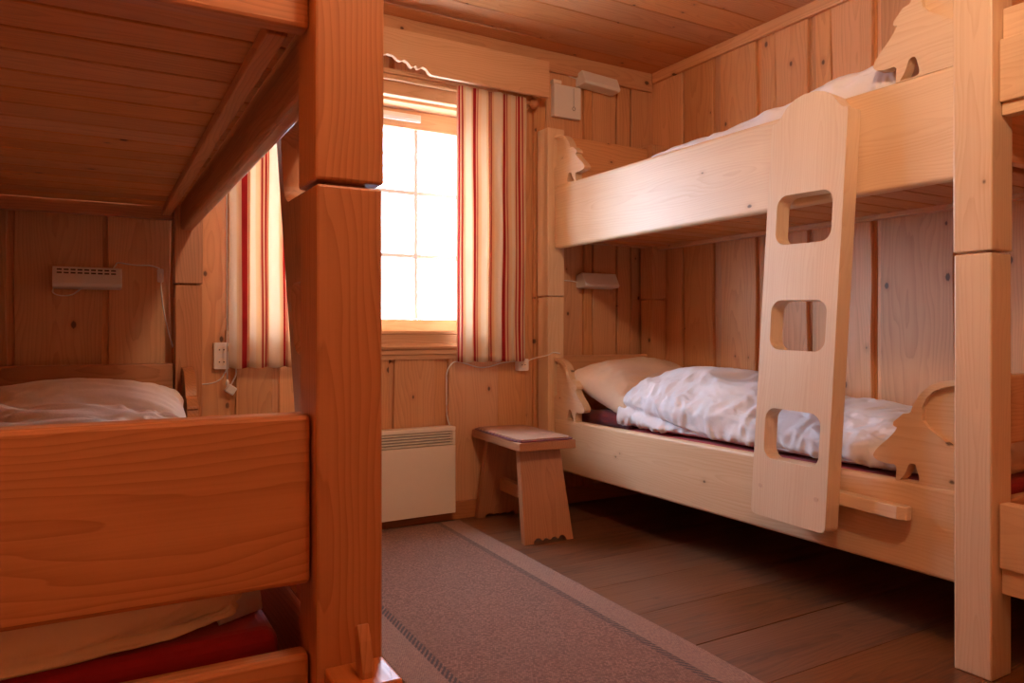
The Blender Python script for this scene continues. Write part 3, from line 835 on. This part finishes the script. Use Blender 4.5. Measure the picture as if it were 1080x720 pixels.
# cord leaving the right socket to the bunk post
c = MB(); c.tube(spline([(1.975, WY1 - .018, .748), (2.0, YW - .03, .765), (2.022, WY1 - .136, .785), (2.06, WY1 - .133, .797), (2.10, WY1 - .133, .793)], 6), .003, 6)
tag(c.build('cable', 'white', smooth=True), 'thin white cable running from the right socket across the bunk post', 'cable', 'loose cables')
c = MB(); c.tube(spline([(.535, WY1 - .018, .750), (.530, YW, .735), (.510, YW, .705), (.47, YW, .690), (.42, YW, .690)], 6), .003, 6)
tag(c.build('cable', 'white', smooth=True), 'thin white cable curving from under the left socket to the bunk post', 'cable', 'loose cables')
e = empty('hanging_plug', (.545, WY1 - .03, .66))
c = MB(); c.tube(spline([(.018, -.022, .115), (.020, -.02, .07), (.010, -.012, .04), (.002, -.008, .024)], 6), .003, 6); c.build('cord', 'white', e, smooth=True)
c = MB(); c.box((-.020, -.022, -.012), (.018, .012, .022)); q = c.build('plug_body', 'white', e, .005, 3); q.rotation_euler = (0, .6, 0)
tag(e, 'white plug dangling on its cord below the left curtain', 'plug')
c = MB(); c.tube([(.522, WY1 - .10, 2.07), (.521, WY1 - .10, 1.4), (.523, WY1 - .10, .705)], .0028, 6); c.lathe((.523, WY1 - .10, .690), [(.003, .02), (.006, .012), (.007, 0), (.003, -.006)], n=10)
pc = c.build('pull_cord', 'white', left_curtain, smooth=True); pc['label'] = 'white pull cord'

# ------------------------------------------------------------------ reading lamps
def strip_lamp(loc, w, label, slots=True, tilt=0.0, cords=(), switch=None, rz=0):
    e = empty('reading_lamp', loc); e.rotation_euler = (0, 0, 0)
    h = w / 2
    # section (y towards the room is negative, z)
    prof = [(-.0005, .030), (-.055, .042), (-.088, -.022), (-.082, -.034), (-.020, -.040), (-.0005, -.034)]
    c = MB(); c.prism([prof], 'x', -h, h, axis=0); s = c.build('shade', 'white', e, .004, 3)
    if slots:
        c = MB()
        for k in range(2):
            for i in range(9):
                x0 = -h + .014 + i * (w - .028) / 9
                t = .30 + .38 * k
                a0 = Vector((0, -.055 - .033 * t * .5, .042 - .064 * t * .5)); dn = Vector((0, -.033, -.064)).normalized()
                a1 = a0 + dn * .006
                nv = Vector((0, -.064, .033)).normalized() * .0006
                x1 = x0 + (w - .028) / 9 - .006
                vs = [Vector((x0, 0, 0)) + a0 + nv, Vector((x1, 0, 0)) + a0 + nv, Vector((x1, 0, 0)) + a1 + nv, Vector((x0, 0, 0)) + a1 + nv]
                vs += [q - nv * 2.5 for q in vs]
                c.piece(vs, [(0, 1, 2, 3), (7, 6, 5, 4), (0, 4, 5, 1), (1, 5, 6, 2), (2, 6, 7, 3), (3, 7, 4, 0)], 0)
        c.build('vent_slots', 'dark', s)
    for pts in cords:
        c = MB(); c.tube(spline(pts, 6), .0028, 6); c.build('cord', 'white', e, smooth=True)
    if switch:
        x, z = switch
        c = MB(); c.prism([rrect(x - .011, z - .027, x + .011, z + .027, .006)], 'y', -.020, -.004); q = c.build('switch', 'white', e, .003)
        c = MB(); c.box((x - .004, -.0225, z - .008), (x + .004, -.0195, z + .008)); c.build('rocker', 'cream', q, .001)
    e.rotation_euler = (0, tilt, 0)
    tag(e, label, 'lamp', 'strip reading lamps')
    return e
strip_lamp((.038, WY1, 1.100), .225, 'slotted strip reading lamp above the pillow of the left bunk',
           cords=[[(.085, -.02, .04), (.095, -.006, .058), (.105, -.006, .066), (.16, -.006, .060), (.215, -.006, .060), (.248, -.006, .050)],
                  [(.252, -.008, -.005), (.255, -.006, -.05), (.262, -.006, -.11), (.275, -.006, -.18), (.296, -.006, -.262)],
                  [(-.105, -.03, -.03), (-.112, -.008, -.052), (-.09, -.008, -.064), (-.05, -.008, -.060), (-.02, -.02, -.036)]], switch=(.250, .022))
strip_lamp((2.402, WY1, 1.170), .225, 'white strip reading lamp under the upper berth of the right bunk', slots=False,
           cords=[[(-.10, -.02, -.01), (-.14, -.006, -.002), (-.20, -.006, 0), (-.27, -.006, 0)]])
strip_lamp((2.405, WY1, 2.225), .235, 'white strip reading lamp high beside the square wall box', slots=False, tilt=math.radians(3),
           cords=[[(-.10, -.02, .0), (-.16, -.006, .012), (-.22, -.006, .028), (-.262, -.008, .012)]])
e = empty('wall_box', (2.218, WY1, 2.100))
c = MB(); c.prism([rrect(-.085, -.083, .083, .083, .004, 3)], 'y', -.030, -.0005); bx = c.build('cover', 'white', e, .003)
c = MB(); c.tube([(.035, -.033, .075), (.035, -.033, -.02)], .0012, 5); c.tube(spline([(.035, -.033, -.02), (.045, -.034, -.032), (.035, -.034, -.042), (.026, -.034, -.032), (.032, -.034, -.024)], 5), .0015, 5); c.build('pull_cord', 'metal', e)
c = MB(); c.box((-.092, -.034, .0835), (-.040, -.0005, .105)); c.build('cord_entry', 'cream', e, .004)
tag(e, 'square white wall box with a small hooked pull cord, high above the right bunk head', 'wall box')

# ------------------------------------------------------------------ outside
t = NT('bright_snow'); t.bsdf((.85, .86, .88, 1), .9); M['snow'] = t.m
c = MB(); c.box((-40, 4.2, -.9), (40, 80, -.6)); struct(c.build('ground', 'snow'))
t = NT('leaf_green'); t.bsdf((.10, .16, .035, 1), .6); M['leaf'] = t.m
bush = MB()
for i in range(420):
    p = Vector((R.gauss(0, .5), R.gauss(0, .4), abs(R.gauss(0, .45))))
    a = R.uniform(0, 6.28); d1 = Vector((math.cos(a), math.sin(a), R.uniform(-.4, .6))).normalized() * .16; d2 = d1.cross(Vector((R.uniform(-1, 1), R.uniform(-1, 1), 1))).normalized() * .06
    bush.piece([p, p + d1 * .5 + d2, p + d1, p + d1 * .5 - d2 + Vector((0, 0, .01))], [(0, 1, 2, 3)], 0)
b = bush.build('shrub', 'leaf'); b.location = (2.3, 7.2, -.60)
tag(b, 'pale green shrub outside the window, barely showing at the lower left pane', 'shrub')

# ------------------------------------------------------------------ light
w = bpy.data.worlds.new('World'); SC.world = w; w.use_nodes = True
nt = w.node_tree; nt.nodes.clear()
bg = nt.nodes.new('ShaderNodeBackground'); wo = nt.nodes.new('ShaderNodeOutputWorld'); nt.links.new(bg.outputs[0], wo.inputs[0])
bg.inputs[0].default_value = (.67, .87, 1.14, 1); bg.inputs[1].default_value = 32.0
pl = bpy.data.lights.new('window_portal', 'AREA'); pl.shape = 'RECTANGLE'; pl.size = 1.10; pl.size_y = 1.10
pl.cycles.is_portal = True
po = bpy.data.objects.new('window_portal', pl); COL.objects.link(po); po.location = (1.165, WY1 + .19, 1.44); po.rotation_euler = (-PI / 2, 0, 0)

# added fill lamp, out of view above the camera, brightens the camera-facing wood
e = empty('added_fill_lamp', (.74, .45, H))
c = MB(); c.lathe((0, 0, -.03), [(.05, .0295), (.05, .012), (.03, 0)], n=28); c.build('canopy', 'white', e)
t = NT('fill_lamp_glow'); em = t.n('ShaderNodeEmission'); em.inputs[0].default_value = (1.0, .71, .47, 1); em.inputs[1].default_value = 172.0; t.l(em.outputs[0], t.out.inputs[0]); M['opal'] = t.m
c = MB(); c.lathe((0, 0, -.115), [(.01, -.085), (.07, -.075), (.115, -.035), (.125, 0), (.11, .045), (.07, .075), (.03, .084)], n=28); c.build('fill_lamp_globe', 'opal', e, smooth=True)
c = MB(); c.lathe((0, 0, -.27), [(.02, 0), (.10, .006), (.140, .030), (.140, .036), (.10, .014), (.02, .008)], n=32); c.build('pan', 'white', e, smooth=True)  # added pan keeps the fill light off the low surfaces nearby
for a in range(3):
    c = MB(); q = Vector((math.cos(a * 2.094) * .130, math.sin(a * 2.094) * .130, 0)); c.tube([q + Vector((0, 0, -.245)), q + Vector((0, 0, -.001))], .003, 6); c.build('suspension_rod', 'metal', e)
tag(e, 'added unseen fill lamp over a white pan, above the camera', 'lamp')

# ------------------------------------------------------------------ camera and view
cam = bpy.data.cameras.new('camera'); co = bpy.data.objects.new('camera', cam); COL.objects.link(co)
cam.sensor_width = 36; cam.sensor_fit = 'HORIZONTAL'; cam.lens = 36 * 790 / 1080
cam.shift_y = -10 / 1080
cam.clip_start = .02
co.location = (0, 0, .9)
co.rotation_euler = (PI / 2, 0, -math.atan(460 / 790))
SC.camera = co
SC.view_settings.view_transform = 'Standard'; SC.view_settings.look = 'None'; SC.view_settings.gamma = 1
SC.view_settings.use_curve_mapping = False
SC.view_settings.exposure = 0.0
SC.cycles.use_denoising = True
SC.cycles.max_bounces = 10; SC.cycles.diffuse_bounces = 7; SC.cycles.transparent_max_bounces = 12
SC.cycles.caustics_reflective = False; SC.cycles.caustics_refractive = False
SC.cycles.sample_clamp_indirect = 6.0
